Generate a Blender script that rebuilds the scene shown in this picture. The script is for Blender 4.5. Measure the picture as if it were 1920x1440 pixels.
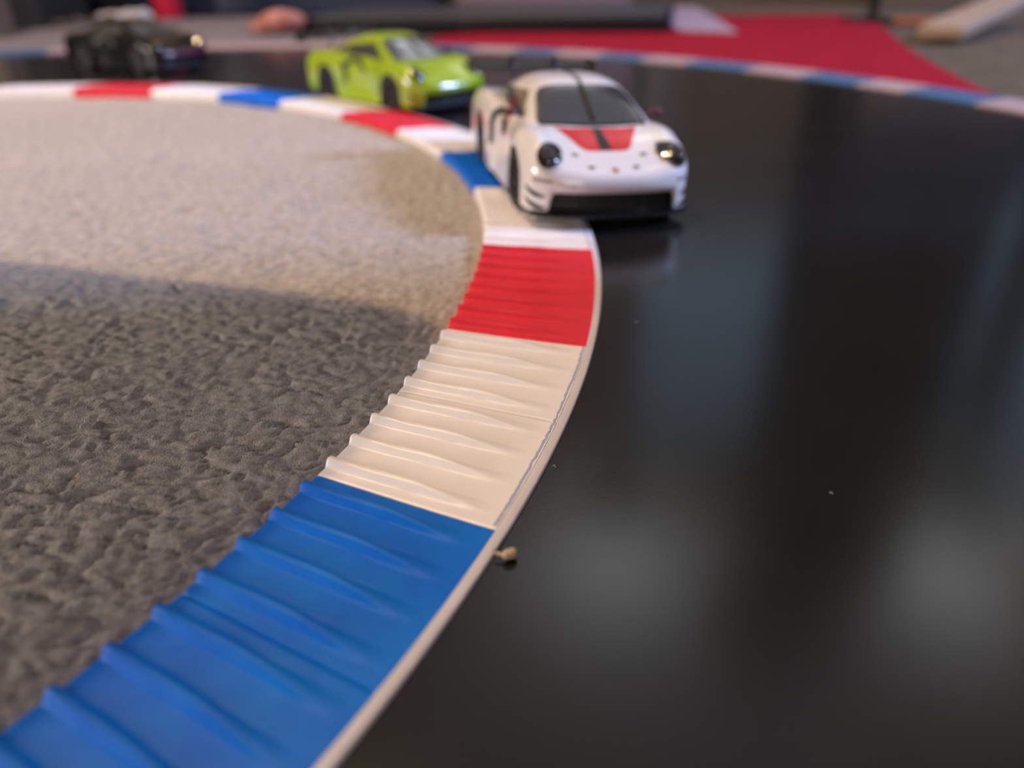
import bpy, bmesh, math, random
import numpy as np
from mathutils import Vector, Matrix
from mathutils.bvhtree import BVHTree

C = bpy.context.scene.collection
SC = bpy.context.scene
for o in list(bpy.data.objects):
    bpy.data.objects.remove(o)
PI = math.pi
random.seed(4)
FLOOR = -0.006            # floor under the foam track; the track's top is z = 0

# ------------------------------------------------------------------ camera
PITCH, ROLL, CAM_H = 0.5090, -0.0200, 0.105
cam_data = bpy.data.cameras.new('camera')
cam = bpy.data.objects.new('camera', cam_data); C.objects.link(cam)
cr, sr = math.cos(ROLL), math.sin(ROLL)
X = Vector((1, 0, 0)); U = Vector((0, math.sin(PITCH), math.cos(PITCH))); Fw = Vector((0, math.cos(PITCH), -math.sin(PITCH)))
rgt = cr * X + sr * U; upv = -sr * X + cr * U
cam.matrix_world = Matrix(((rgt.x, upv.x, -Fw.x, 0), (rgt.y, upv.y, -Fw.y, 0), (rgt.z, upv.z, -Fw.z, CAM_H), (0, 0, 0, 1)))
cam_data.sensor_width = 36; cam_data.lens = 27.0
cam_data.clip_start = 0.005; cam_data.clip_end = 50
cam_data.dof.use_dof = True; cam_data.dof.focus_distance = 0.194; cam_data.dof.aperture_fstop = 6.6
SC.camera = cam
SC.view_settings.view_transform = 'Standard'; SC.view_settings.look = 'None'
SC.view_settings.gamma = 1; SC.view_settings.exposure = 0.0; SC.view_settings.use_curve_mapping = False

# ------------------------------------------------------------------ world and large lights
w = bpy.data.worlds.new('world'); SC.world = w; w.use_nodes = True
w.node_tree.nodes['Background'].inputs[0].default_value = (0.95, 0.85, 0.78, 1)
w.node_tree.nodes['Background'].inputs[1].default_value = 0.30

def light(name, kind, loc, power, color, size=0.1, sizey=None, target=None):
    l = bpy.data.lights.new(name, kind); l.energy = power; l.color = color
    if kind == 'AREA':
        l.shape = 'RECTANGLE'; l.size = size; l.size_y = sizey or size
    else:
        l.shadow_soft_size = size
    o = bpy.data.objects.new(name, l); o.location = loc; C.objects.link(o)
    if target is not None:
        o.rotation_euler = (Vector(target) - Vector(loc)).to_track_quat('-Z', 'Y').to_euler()
    return o

# warm ceiling lamp bulbs, above and a little beyond the cars
WARM = (1.0, 0.70, 0.42)
BULBS = [(-0.64, 0.785, 2.02), (-0.60, 0.795, 2.02), (-0.62, 0.76, 2.02)]
for b in BULBS:
    light('warm_bulb', 'POINT', b, 42.0, WARM, 0.022)
# soft fill panels added behind the camera and at the left
light('fill_behind', 'AREA', (0.25, -1.20, 0.50), 4.0, (1.0, 0.90, 0.85), 0.45, 0.35, (-0.05, 0.3, 0.0))
light('fill_left', 'AREA', (-1.70, 0.05, 0.36), 29.0, (1.0, 0.88, 0.80), 0.5, 0.3, (0.0, 0.2, 0.0))
# daylight through the window in the right wall
light('daylight_right', 'AREA', (2.12, 0.42, 1.30), 80.0, (0.45, 0.58, 1.0), 0.22, 0.40, (0.0, 0.36, 0.02))
# unseen uplights, added to brighten the ceiling mirrored in the track
for b in ((0.45, 2.74, 2.00), (1.95, 2.62, 2.00)):
    light('added_uplight', 'POINT', b, 34.0, (0.95, 0.97, 1.0), 0.03)

# ------------------------------------------------------------------ materials
def mat(name, col, rough=0.5, metal=0.0, coat=0.0, spec=0.5, emit=None, estr=0.0, bump=None, vary=None, trans=0.0, sheen=0.0):
    m = bpy.data.materials.new(name); m.use_nodes = True
    nt = m.node_tree; b = nt.nodes['Principled BSDF']
    b.inputs['Base Color'].default_value = (*col, 1); b.inputs['Roughness'].default_value = rough
    b.inputs['Metallic'].default_value = metal; b.inputs['Coat Weight'].default_value = coat
    b.inputs['Coat Roughness'].default_value = 0.08
    b.inputs['Specular IOR Level'].default_value = spec
    b.inputs['Transmission Weight'].default_value = trans
    b.inputs['Sheen Weight'].default_value = sheen
    if emit:
        b.inputs['Emission Color'].default_value = (*emit, 1); b.inputs['Emission Strength'].default_value = estr
    tc = nt.nodes.new('ShaderNodeTexCoord')
    if vary:                       # (scale, amount, [second colour])
        n = nt.nodes.new('ShaderNodeTexNoise'); n.inputs['Scale'].default_value = vary[0]; n.inputs['Detail'].default_value = 5
        nt.links.new(tc.outputs['Object'], n.inputs['Vector'])
        mx = nt.nodes.new('ShaderNodeMix'); mx.data_type = 'RGBA'
        c2 = vary[2] if len(vary) > 2 else tuple(min(1, c * (1 - vary[1])) for c in col)
        mx.inputs['A'].default_value = (*col, 1); mx.inputs['B'].default_value = (*c2, 1)
        rp = nt.nodes.new('ShaderNodeMapRange'); rp.inputs['From Min'].default_value = 0.35; rp.inputs['From Max'].default_value = 0.65
        nt.links.new(n.outputs['Fac'], rp.inputs['Value']); nt.links.new(rp.outputs['Result'], mx.inputs['Factor'])
        nt.links.new(mx.outputs['Result'], b.inputs['Base Color'])
    if bump:                       # (scale, strength, distance[, stretch])
        n = nt.nodes.new('ShaderNodeTexNoise'); n.inputs['Scale'].default_value = bump[0]; n.inputs['Detail'].default_value = 6
        if len(bump) > 3:
            mp = nt.nodes.new('ShaderNodeMapping'); mp.inputs['Scale'].default_value = bump[3]
            nt.links.new(tc.outputs['Object'], mp.inputs['Vector']); nt.links.new(mp.outputs['Vector'], n.inputs['Vector'])
        else:
            nt.links.new(tc.outputs['Object'], n.inputs['Vector'])
        bp = nt.nodes.new('ShaderNodeBump'); bp.inputs['Strength'].default_value = bump[1]; bp.inputs['Distance'].default_value = bump[2]
        nt.links.new(n.outputs['Fac'], bp.inputs['Height']); nt.links.new(bp.outputs['Normal'], b.inputs['Normal'])
    return m

M = {}
M['wall'] = mat('wall_paint', (0.17, 0.15, 0.13), 0.8, bump=(60, 0.2, 0.002))
M['ceiling'] = mat('ceiling_paint', (0.50, 0.50, 0.50), 0.9, bump=(80, 0.1, 0.002))
M['floor'] = mat('floor_carpet', (0.14, 0.11, 0.078), 0.95, vary=(60, 0.3), bump=(350, 0.8, 0.003), spec=0.1)
M['carpet'] = mat('carpet_wool', (0.50, 0.445, 0.395), 0.95, vary=(230, 0.25, (0.34, 0.29, 0.25)), bump=(1800, 0.9, 0.0006), spec=0.1, sheen=0.15)
M['fibre'] = mat('carpet_fibre', (0.60, 0.53, 0.47), 0.9, vary=(500, 0.3, (0.42, 0.34, 0.26)), spec=0.15, sheen=0.2)
M['track'] = mat('track_satin_black', (0.012, 0.012, 0.0122), 0.17, bump=(1400, 0.07, 0.0002), vary=(25, 0.2), spec=0.5)
M['kerb_white'] = mat('kerb_white_plastic', (0.84, 0.79, 0.785), 0.38, bump=(300, 0.12, 0.0003, (0.15, 1, 1)), vary=(40, 0.05))
M['kerb_red'] = mat('kerb_red_plastic', (0.72, 0.030, 0.052), 0.5, spec=0.15, bump=(300, 0.12, 0.0003, (0.15, 1, 1)), vary=(40, 0.12))
M['kerb_blue'] = mat('kerb_blue_plastic', (0.001, 0.12, 0.62), 0.5, spec=0.15, bump=(300, 0.12, 0.0003, (0.15, 1, 1)), vary=(60, 0.35, (0.001, 0.16, 0.66)))
M['edge_white'] = mat('edge_white_line', (0.74, 0.70, 0.74), 0.4, vary=(60, 0.08))
M['pencil'] = mat('pencil_blue', (0.36, 0.38, 0.55), 0.6)
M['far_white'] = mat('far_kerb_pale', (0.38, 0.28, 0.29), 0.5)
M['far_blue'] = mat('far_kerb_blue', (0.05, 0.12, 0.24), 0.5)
M['runoff'] = mat('runoff_red', (0.30, 0.009, 0.024), 0.75, vary=(20, 0.1), spec=0.08)
M['paint_white'] = mat('car_paint_white', (0.74, 0.70, 0.69), 0.25, coat=0.8)
M['paint_lime'] = mat('car_paint_lime', (0.32, 0.47, 0.004), 0.25, coat=1.0)
M['paint_black'] = mat('car_paint_black', (0.004, 0.004, 0.0045), 0.22, spec=0.3)
M['paint_purple'] = mat('car_paint_purple', (0.10, 0.008, 0.045), 0.3, coat=0.3)
M['paint_red'] = mat('car_paint_red', (0.55, 0.008, 0.014), 0.25, coat=0.25, spec=0.3)
M['trim_black'] = mat('black_plastic', (0.012, 0.011, 0.011), 0.35)
M['trim_matt'] = mat('black_matt_plastic', (0.010, 0.010, 0.010), 0.7)
M['tyre'] = mat('tyre_rubber', (0.018, 0.017, 0.017), 0.75, bump=(900, 0.2, 0.0003))
M['rim'] = mat('rim_grey', (0.035, 0.035, 0.04), 0.45, metal=0.5)
M['glass'] = mat('dark_window_glass', (0.045, 0.045, 0.042), 0.12, coat=1.0, spec=0.9)
M['lamp_glass'] = mat('headlight_glass', (0.022, 0.017, 0.013), 0.10, coat=1.0)
M['lamp_ring'] = mat('headlight_ring', (0.10, 0.085, 0.07), 0.3, metal=0.6)
M['gold'] = mat('badge_gold', (0.55, 0.33, 0.10), 0.4, metal=0.3)
M['dark_red'] = mat('dark_red_plastic', (0.33, 0.02, 0.02), 0.3, coat=0.5)
M['mirror_red'] = mat('mirror_dark_red', (0.10, 0.008, 0.012), 0.35)
M['grey_mark'] = mat('grey_print', (0.13, 0.10, 0.09), 0.5)
M['crumb'] = mat('tan_crumb', (0.48, 0.36, 0.23), 0.8, bump=(900, 0.8, 0.0005))
M['lint'] = mat('pale_lint', (0.5, 0.5, 0.5), 0.9)
M['slab'] = mat('black_lacquer', (0.004, 0.004, 0.005), 0.6, spec=0.2, bump=(40, 0.05, 0.001))
M['slab_top'] = mat('reflection_grey', (0.04, 0.04, 0.045), 0.45)  # grey stands in for the room's reflection on a black lid
M['board'] = mat('pale_card', (0.19, 0.165, 0.175), 0.8, vary=(10, 0.1))
M['pink'] = mat('pink_cloth', (0.50, 0.22, 0.18), 0.8, vary=(40, 0.4, (0.22, 0.06, 0.035)))
M['lilac'] = mat('lilac_paper', (0.33, 0.25, 0.33), 0.8)
M['navy'] = mat('navy_plastic', (0.012, 0.020, 0.045), 0.5)
M['blackbox'] = mat('black_fabric', (0.010, 0.009, 0.009), 0.8)
M['redpost'] = mat('crimson_plastic', (0.50, 0.010, 0.035), 0.4)
M['wood'] = mat('pale_wood', (0.34, 0.24, 0.165), 0.7, bump=(30, 0.2, 0.001, (1, 8, 1)))
M['brownwood'] = mat('brown_wood', (0.14, 0.095, 0.06), 0.6, bump=(30, 0.2, 0.001, (1, 8, 1)))
M['orange'] = mat('rust_plastic', (0.30, 0.075, 0.02), 0.6)
M['maroon'] = mat('maroon_cover', (0.16, 0.016, 0.014), 0.6)
M['mauve'] = mat('mauve_cover', (0.17, 0.12, 0.14), 0.7)
M['paper'] = mat('white_paper', (0.55, 0.52, 0.52), 0.8)
M['metal_dark'] = mat('dark_metal', (0.012, 0.012, 0.013), 0.4, metal=0.5)
M['shade'] = mat('lamp_shade_cloth', (0.10, 0.09, 0.08), 0.9)
M['sky_pane'] = mat('window_daylight', (0.1, 0.1, 0.1), 0.5, emit=(0.42, 0.66, 0.95), estr=0.55)
M['frame'] = mat('window_frame', (0.25, 0.24, 0.23), 0.5)
M['curtain'] = mat('dark_curtain', (0.012, 0.012, 0.012), 0.9)
M['beech'] = mat('beech_wood', (0.62, 0.46, 0.29), 0.6, bump=(30, 0.2, 0.001, (1, 8, 1)))
M['blocker'] = mat('blocker_walnut', (0.07, 0.045, 0.03), 0.5, bump=(30, 0.2, 0.001, (1, 8, 1)))

# ------------------------------------------------------------------ helpers
def obj(name, bm, m, parent=None, smooth=True, mats=None):
    me = bpy.data.meshes.new(name)
    bmesh.ops.recalc_face_normals(bm, faces=bm.faces)
    bm.to_mesh(me); bm.free()
    if smooth:
        me.shade_smooth()
        me.set_sharp_from_angle(angle=math.radians(45))
    for x in (mats or [m]):
        me.materials.append(x)
    o = bpy.data.objects.new(name, me); C.objects.link(o)
    if parent: o.parent = parent
    return o

def thing(name, label, cat, loc=(0, 0, 0), rot=(0, 0, 0), group=None):
    o = bpy.data.objects.new(name, None); C.objects.link(o)
    o.empty_display_size = 0.02
    o.location = loc; o.rotation_euler = rot
    o['label'] = label; o['category'] = cat
    if group: o['group'] = group
    return o

def tag(o, label, cat, group=None, kind=None):
    if label: o['label'] = label
    if cat: o['category'] = cat
    if group: o['group'] = group
    if kind: o['kind'] = kind
    return o

def struct(name, bm, m, parent=None, **k):
    o = obj(name, bm, m, parent, **k)
    if not parent: o['kind'] = 'structure'
    return o

def add_box(bm, c, s, rz=0.0, bevel=0.0, mi=0, tilt=None):
    r = bmesh.ops.create_cube(bm, size=1.0)
    vs = r['verts']
    mt = Matrix.Translation(c) @ Matrix.Rotation(rz, 4, 'Z')
    if tilt: mt = mt @ Matrix.Rotation(tilt, 4, 'X')
    bmesh.ops.transform(bm, matrix=mt @ Matrix.Diagonal((*s, 1)), verts=vs)
    fs = {f for v in vs for f in v.link_faces}
    for f in fs: f.material_index = mi
    if bevel:
        es = list({e for v in vs for e in v.link_edges})
        bmesh.ops.bevel(bm, geom=es, offset=bevel, segments=3, affect='EDGES', profile=0.6)

def add_cyl(bm, c, r, h, seg=32, r2=None, axis='Z', bevel=0.0):
    rr = bmesh.ops.create_cone(bm, cap_ends=True, segments=seg, radius1=r, radius2=r if r2 is None else r2, depth=h)
    mt = Matrix.Translation(c)
    if axis == 'X': mt = mt @ Matrix.Rotation(PI / 2, 4, 'Y')
    if axis == 'Y': mt = mt @ Matrix.Rotation(PI / 2, 4, 'X')
    bmesh.ops.transform(bm, matrix=mt, verts=rr['verts'])
    return rr['verts']

def add_sphere(bm, c, s, seg=24, rot=None):
    rr = bmesh.ops.create_uvsphere(bm, u_segments=seg, v_segments=seg // 2, radius=1.0)
    mt = Matrix.Translation(c)
    if rot is not None: mt = mt @ rot
    bmesh.ops.transform(bm, matrix=mt @ Matrix.Diagonal((*s, 1)), verts=rr['verts'])

def add_tube(bm, pts, r, seg=10):
    rings = []
    n = len(pts)
    rs = r if isinstance(r, (list, tuple)) else [r] * n
    for i, p in enumerate(pts):
        a = Vector(pts[max(0, i - 1)]); b = Vector(pts[min(n - 1, i + 1)])
        d = (b - a).normalized(); u = d.orthogonal().normalized(); v = d.cross(u)
        if rings:
            pu = rings[-1][1]; u = (pu - d * pu.dot(d)).normalized(); v = d.cross(u)
        rings.append(([bm.verts.new(Vector(p) + (u * math.cos(t) + v * math.sin(t)) * rs[i]) for t in [2 * PI * k / seg for k in range(seg)]], u))
    for (A, _), (B, _) in zip(rings, rings[1:]):
        for k in range(seg):
            bm.faces.new((A[k], A[(k + 1) % seg], B[(k + 1) % seg], B[k]))
    bm.faces.new(rings[0][0][::-1]); bm.faces.new(rings[-1][0])

def add_lathe(bm, prof, c=(0, 0, 0), axis='X', seg=40):
    """prof: list of (radius, along axis); open or closed profile"""
    rings = []
    for (r, h) in prof:
        ring = []
        for k in range(seg):
            t = 2 * PI * k / seg
            if axis == 'X': p = (h, r * math.cos(t), r * math.sin(t))
            elif axis == 'Z': p = (r * math.cos(t), r * math.sin(t), h)
            ring.append(bm.verts.new(Vector(p) + Vector(c)))
        rings.append(ring)
    for A, B in zip(rings, rings[1:]):
        for k in range(seg):
            bm.faces.new((A[k], A[(k + 1) % seg], B[(k + 1) % seg], B[k]))

def add_prism(bm, poly, z0, z1):
    lo = [bm.verts.new((x, y, z0)) for x, y in poly]; hi = [bm.verts.new((x, y, z1)) for x, y in poly]
    bm.faces.new(lo[::-1]); bm.faces.new(hi)
    n = len(poly)
    for i in range(n):
        bm.faces.new((lo[i], lo[(i + 1) % n], hi[(i + 1) % n], hi[i]))

def grid_faces(bm, G):
    for a, b in zip(G, G[1:]):
        for i in range(len(a) - 1):
            q = [a[i], a[i + 1], b[i + 1], b[i]]
            u = []
            for v in q:
                if v not in u: u.append(v)
            if len(u) >= 3:
                try: bm.faces.new(u)
                except ValueError: pass

# ------------------------------------------------------------------ noise for the carpet
def _hash(ix, iy, seed):
    h = (ix.astype(np.int64) * 374761393 + iy.astype(np.int64) * 668265263 + seed * 1442695041) & 0x7fffffff
    h = ((h ^ (h >> 13)) * 1274126177) & 0x7fffffff
    return ((h ^ (h >> 16)) & 0xffff) / 65535.0

def vnoise(x, y, seed=0):
    ix = np.floor(x); iy = np.floor(y); fx = x - ix; fy = y - iy
    fx = fx * fx * fx * (fx * (fx * 6 - 15) + 10); fy = fy * fy * fy * (fy * (fy * 6 - 15) + 10)
    a = _hash(ix, iy, seed); b = _hash(ix + 1, iy, seed); c = _hash(ix, iy + 1, seed); d = _hash(ix + 1, iy + 1, seed)
    return (a + (b - a) * fx) * (1 - fy) + (c + (d - c) * fx) * fy

def carpet_h(x, y):
    wx = x + 0.004 * (vnoise(x * 140, y * 140, 5) - 0.5); wy = y + 0.004 * (vnoise(x * 140, y * 140, 6) - 0.5)
    n1 = np.abs(vnoise(wx * 100, wy * 170, 1) * 2 - 1)
    n2 = np.abs(vnoise(wx * 260, wy * 400, 2) * 2 - 1)
    n3 = vnoise(wx * 700, wy * 900, 3)
    n4 = vnoise(x * 1800, y * 1800, 7)
    n0 = vnoise(x * 35, y * 35, 4)
    m = np.clip((vnoise(x * 90, y * 90, 9) - 0.35) * 3, 0, 1)
    h = -0.0005 + 0.0012 * (n0 - 0.5) - 0.0018 * m * (1 - np.clip(n1 * 5.0, 0, 1)) ** 1.5 - 0.0007 * (1 - np.clip(n2 * 3, 0, 1)) + 0.0006 * n3 + 0.0003 * n4
    return h

KC = (-0.439, 0.308)      # centre of the curve
R_IN, R_OUT, R_EDGE = 0.4285, 0.4722, 0.4745

def build_carpet():
    def steps(a, b, d0, d1):
        out = [a]
        while out[-1] < b:
            t = (out[-1] - a) / (b - a)
            out.append(out[-1] + d0 + (d1 - d0) * t * t)
        return np.array(out)
    ys = steps(0.035, 1.02, 0.00055, 0.006)
    xs = -steps(-0.035, 0.86, 0.0009, 0.004)[::-1]
    XX, YY = np.meshgrid(xs, ys)
    Z = carpet_h(XX, YY)
    R = np.hypot(XX - KC[0], YY - KC[1])
    nx, ny = len(xs), len(ys)
    ok = (R < 0.436)
    idx = np.arange(nx * ny).reshape(ny, nx)
    q = np.stack([idx[:-1, :-1], idx[:-1, 1:], idx[1:, 1:], idx[1:, :-1]], -1)
    keep = ok[:-1, :-1] & ok[:-1, 1:] & ok[1:, 1:] & ok[1:, :-1]
    # leave out what lies far to the left of anything seen
    wide = (XX > -(0.14 + 0.68 * YY))
    keep &= wide[:-1, :-1]
    q = q[keep]
    used = np.unique(q); remap = -np.ones(nx * ny, dtype=np.int64); remap[used] = np.arange(len(used))
    co = np.stack([XX.ravel(), YY.ravel(), Z.ravel()], -1)[used]
    q = remap[q]
    me = bpy.data.meshes.new('carpet')
    me.vertices.add(len(co)); me.vertices.foreach_set('co', co.ravel().astype(np.float32))
    me.loops.add(len(q) * 4); me.loops.foreach_set('vertex_index', q.ravel().astype(np.int32))
    me.polygons.add(len(q)); me.polygons.foreach_set('loop_start', (np.arange(len(q)) * 4).astype(np.int32))
    me.update(calc_edges=True); me.validate(); me.shade_smooth()
    me.materials.append(M['carpet'])
    o = bpy.data.objects.new('carpet', me); C.objects.link(o)
    tag(o, 'grey brown woollen carpet with deep tufts inside the kerbed bend', 'carpet', kind='structure')

def build_fibres():
    rng = np.random.default_rng(3)
    N = 210000
    # denser near the camera
    y = 0.05 + (rng.random(N) ** 1.3) * 0.42
    x = -(0.0 + rng.random(N)) * (0.10 + 0.66 * y) * 1.0
    R = np.hypot(x - KC[0], y - KC[1])
    k = R < 0.4305
    x, y = x[k], y[k]; n = len(x)
    z = carpet_h(x, y) - 0.0002
    az = rng.random(n) * 2 * PI; el = rng.uniform(0.05, 0.9, n) ** 1.0; L = rng.uniform(0.0012, 0.0036, n)
    d = np.stack([np.cos(az) * np.cos(el), np.sin(az) * np.cos(el), np.sin(el)], -1)
    az2 = az + rng.normal(0, 0.9, n); el2 = el - rng.uniform(0.2, 1.1, n)
    d2 = np.stack([np.cos(az2) * np.cos(el2), np.sin(az2) * np.cos(el2), np.sin(el2)], -1)
    P0 = np.stack([x, y, z], -1); P1 = P0 + d * L[:, None] * 0.5; P2 = P1 + d2 * L[:, None] * 0.5
    sd = np.stack([-np.sin(az), np.cos(az), np.zeros(n)], -1) * rng.uniform(0.00002, 0.000042, n)[:, None]
    V = np.stack([P0 - sd, P0 + sd, P1 - sd, P1 + sd, P2 - sd * .3, P2 + sd * .3], 1).reshape(-1, 3)
    b = (np.arange(n) * 6)[:, None]
    Q = np.concatenate([b + np.array([0, 1, 3, 2]), b + np.array([2, 3, 5, 4])], 1).reshape(-1, 4)
    me = bpy.data.meshes.new('carpet_pile')
    me.vertices.add(len(V)); me.vertices.foreach_set('co', V.ravel().astype(np.float32))
    me.loops.add(len(Q) * 4); me.loops.foreach_set('vertex_index', Q.ravel().astype(np.int32))
    me.polygons.add(len(Q)); me.polygons.foreach_set('loop_start', (np.arange(len(Q)) * 4).astype(np.int32))
    me.update(calc_edges=True)
    me.materials.append(M['fibre'])
    o = bpy.data.objects.new('carpet_pile', me); C.objects.link(o)
    tag(o, 'fuzzy woollen carpet pile beside the ribbed kerb', 'carpet pile', kind='stuff')

# ------------------------------------------------------------------ room
bm = bmesh.new(); add_box(bm, (0, 0.6, FLOOR - 0.02), (4.6, 5.2, 0.04)); struct('floor', bm, M['floor'], smooth=False)
bm = bmesh.new(); add_box(bm, (0, 0.6, 2.42), (4.6, 5.2, 0.04)); struct('ceiling', bm, M['ceiling'], smooth=False)

def wall_y(name, y, openings):
    """wall in the plane y = const with rectangular openings (x0,x1,z0,z1)"""
    bm = bmesh.new(); x = -2.25; t = 0.08
    for (a, b, z0, z1) in sorted(openings):
        add_box(bm, ((x + a) / 2, y, 1.2), (a - x, t, 2.42))
        add_box(bm, ((a + b) / 2, y, (z0 + FLOOR) / 2), (b - a, t, z0 - FLOOR))
        add_box(bm, ((a + b) / 2, y, (z1 + 2.4) / 2), (b - a, t, 2.4 - z1))
        x = b
    add_box(bm, ((x + 2.25) / 2, y, 1.2), (2.25 - x, t, 2.42))
    return struct(name, bm, M['wall'], smooth=False)

def wall_x(name, x, openings):
    bm = bmesh.new(); y = -2.0; t = 0.08
    for (a, b, z0, z1) in sorted(openings):
        add_box(bm, (x, (y + a) / 2, 1.2), (t, a - y, 2.42))
        add_box(bm, (x, (a + b) / 2, (z0 + FLOOR) / 2), (t, b - a, z0 - FLOOR))
        add_box(bm, (x, (a + b) / 2, (z1 + 2.4) / 2), (t, b - a, 2.4 - z1))
        y = b
    add_box(bm, (x, (y + 3.2) / 2, 1.2), (t, 3.2 - y, 2.42))
    return struct(name, bm, M['wall'], smooth=False)

WIN = [(0.55, 1.22, 0.95, 2.0), (1.80, 2.15, 0.80, 2.1)]
wall_y('wall_back', 3.1, WIN)
wall_y('wall_front', -1.95, [])
wall_x('wall_left', -2.21, [])
wall_x('wall_right', 2.21, [(0.05, 0.85, 0.9, 1.75), (2.35, 2.98, 0.8, 2.1)])

def window(name, x0, x1, z0, z1, y):
    bm = bmesh.new(); f = 0.03
    for (a, b, c, d) in ((x0, x0 + f, z0, z1), (x1 - f, x1, z0, z1), (x0, x1, z0, z0 + f), (x0, x1, z1 - f, z1)):
        add_box(bm, ((a + b) / 2, y, (c + d) / 2), (b - a, 0.06, d - c))
    o = struct(name, bm, M['frame'], smooth=False)
    bm = bmesh.new(); add_box(bm, ((x0 + x1) / 2, y + 0.02, (z0 + z1) / 2), (x1 - x0 - 0.05, 0.01, z1 - z0 - 0.05))
    obj('window_pane', bm, M['sky_pane'], o, smooth=False)
for i, (a, b, c, d) in enumerate(WIN):
    window('window_%d' % (i + 1), a, b, c, d, 3.1)
bm = bmesh.new()
for (a, b, c, d) in ((0.05, 0.08, 0.9, 1.75), (0.82, 0.85, 0.9, 1.75), (0.05, 0.85, 0.9, 0.93), (0.05, 0.85, 1.72, 1.75)):
    add_box(bm, (2.21, (a + b) / 2, (c + d) / 2), (0.06, b - a, d - c))
wn = struct('window_3', bm, M['frame'], smooth=False)
bm = bmesh.new(); add_box(bm, (2.235, 0.45, 1.325), (0.01, 0.75, 0.80)); obj('window_pane', bm, M['sky_pane'], wn, smooth=False)

bm = bmesh.new()
for (a, b, c, d) in ((2.35, 2.38, 0.8, 2.1), (2.95, 2.98, 0.8, 2.1), (2.35, 2.98, 0.8, 0.83), (2.35, 2.98, 2.07, 2.1)):
    add_box(bm, (2.21, (a + b) / 2, (c + d) / 2), (0.06, b - a, d - c))
wn = struct('window_4', bm, M['frame'], smooth=False)
bm = bmesh.new(); add_box(bm, (2.235, 2.665, 1.45), (0.01, 0.58, 1.26)); obj('window_pane', bm, M['sky_pane'], wn, smooth=False)

# ------------------------------------------------------------------ track
def arc(r, a0, a1, n):
    return [(KC[0] + r * math.cos(a0 + (a1 - a0) * i / n), KC[1] + r * math.sin(a0 + (a1 - a0) * i / n)) for i in range(n + 1)]

bm = bmesh.new()
N = 260; A0, A1 = -1.25, 2.75
rad = [0.437, 0.46, 0.52, 0.60, 0.70, 0.80, 0.893]
top = [[bm.verts.new((KC[0] + r * math.cos(A0 + (A1 - A0) * i / N), KC[1] + r * math.sin(A0 + (A1 - A0) * i / N), 0.0)) for r in rad] for i in range(N + 1)]
bot = [[bm.verts.new((v.co.x, v.co.y, FLOOR)) for v in row] for row in top]
grid_faces(bm, top); grid_faces(bm, bot)
for i in range(N):
    bm.faces.new((top[i][0], top[i + 1][0], bot[i + 1][0], bot[i][0]))
    bm.faces.new((top[i][-1], top[i + 1][-1], bot[i + 1][-1], bot[i][-1]))
for i in (0, N):
    for k in range(len(rad) - 1):
        bm.faces.new((top[i][k], top[i][k + 1], bot[i][k + 1], bot[i][k]))
tag(obj('race_track', bm, M['track']), 'satin black curved toy race track surface sweeping round the bend', 'race track')

# ------------------------------------------------------------------ ribbed kerb
def r_out(a):
    t = min(1.0, max(0.0, (a - 0.55) / 0.75)); return R_OUT + 0.010 * t * t * (3 - 2 * t)

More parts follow.
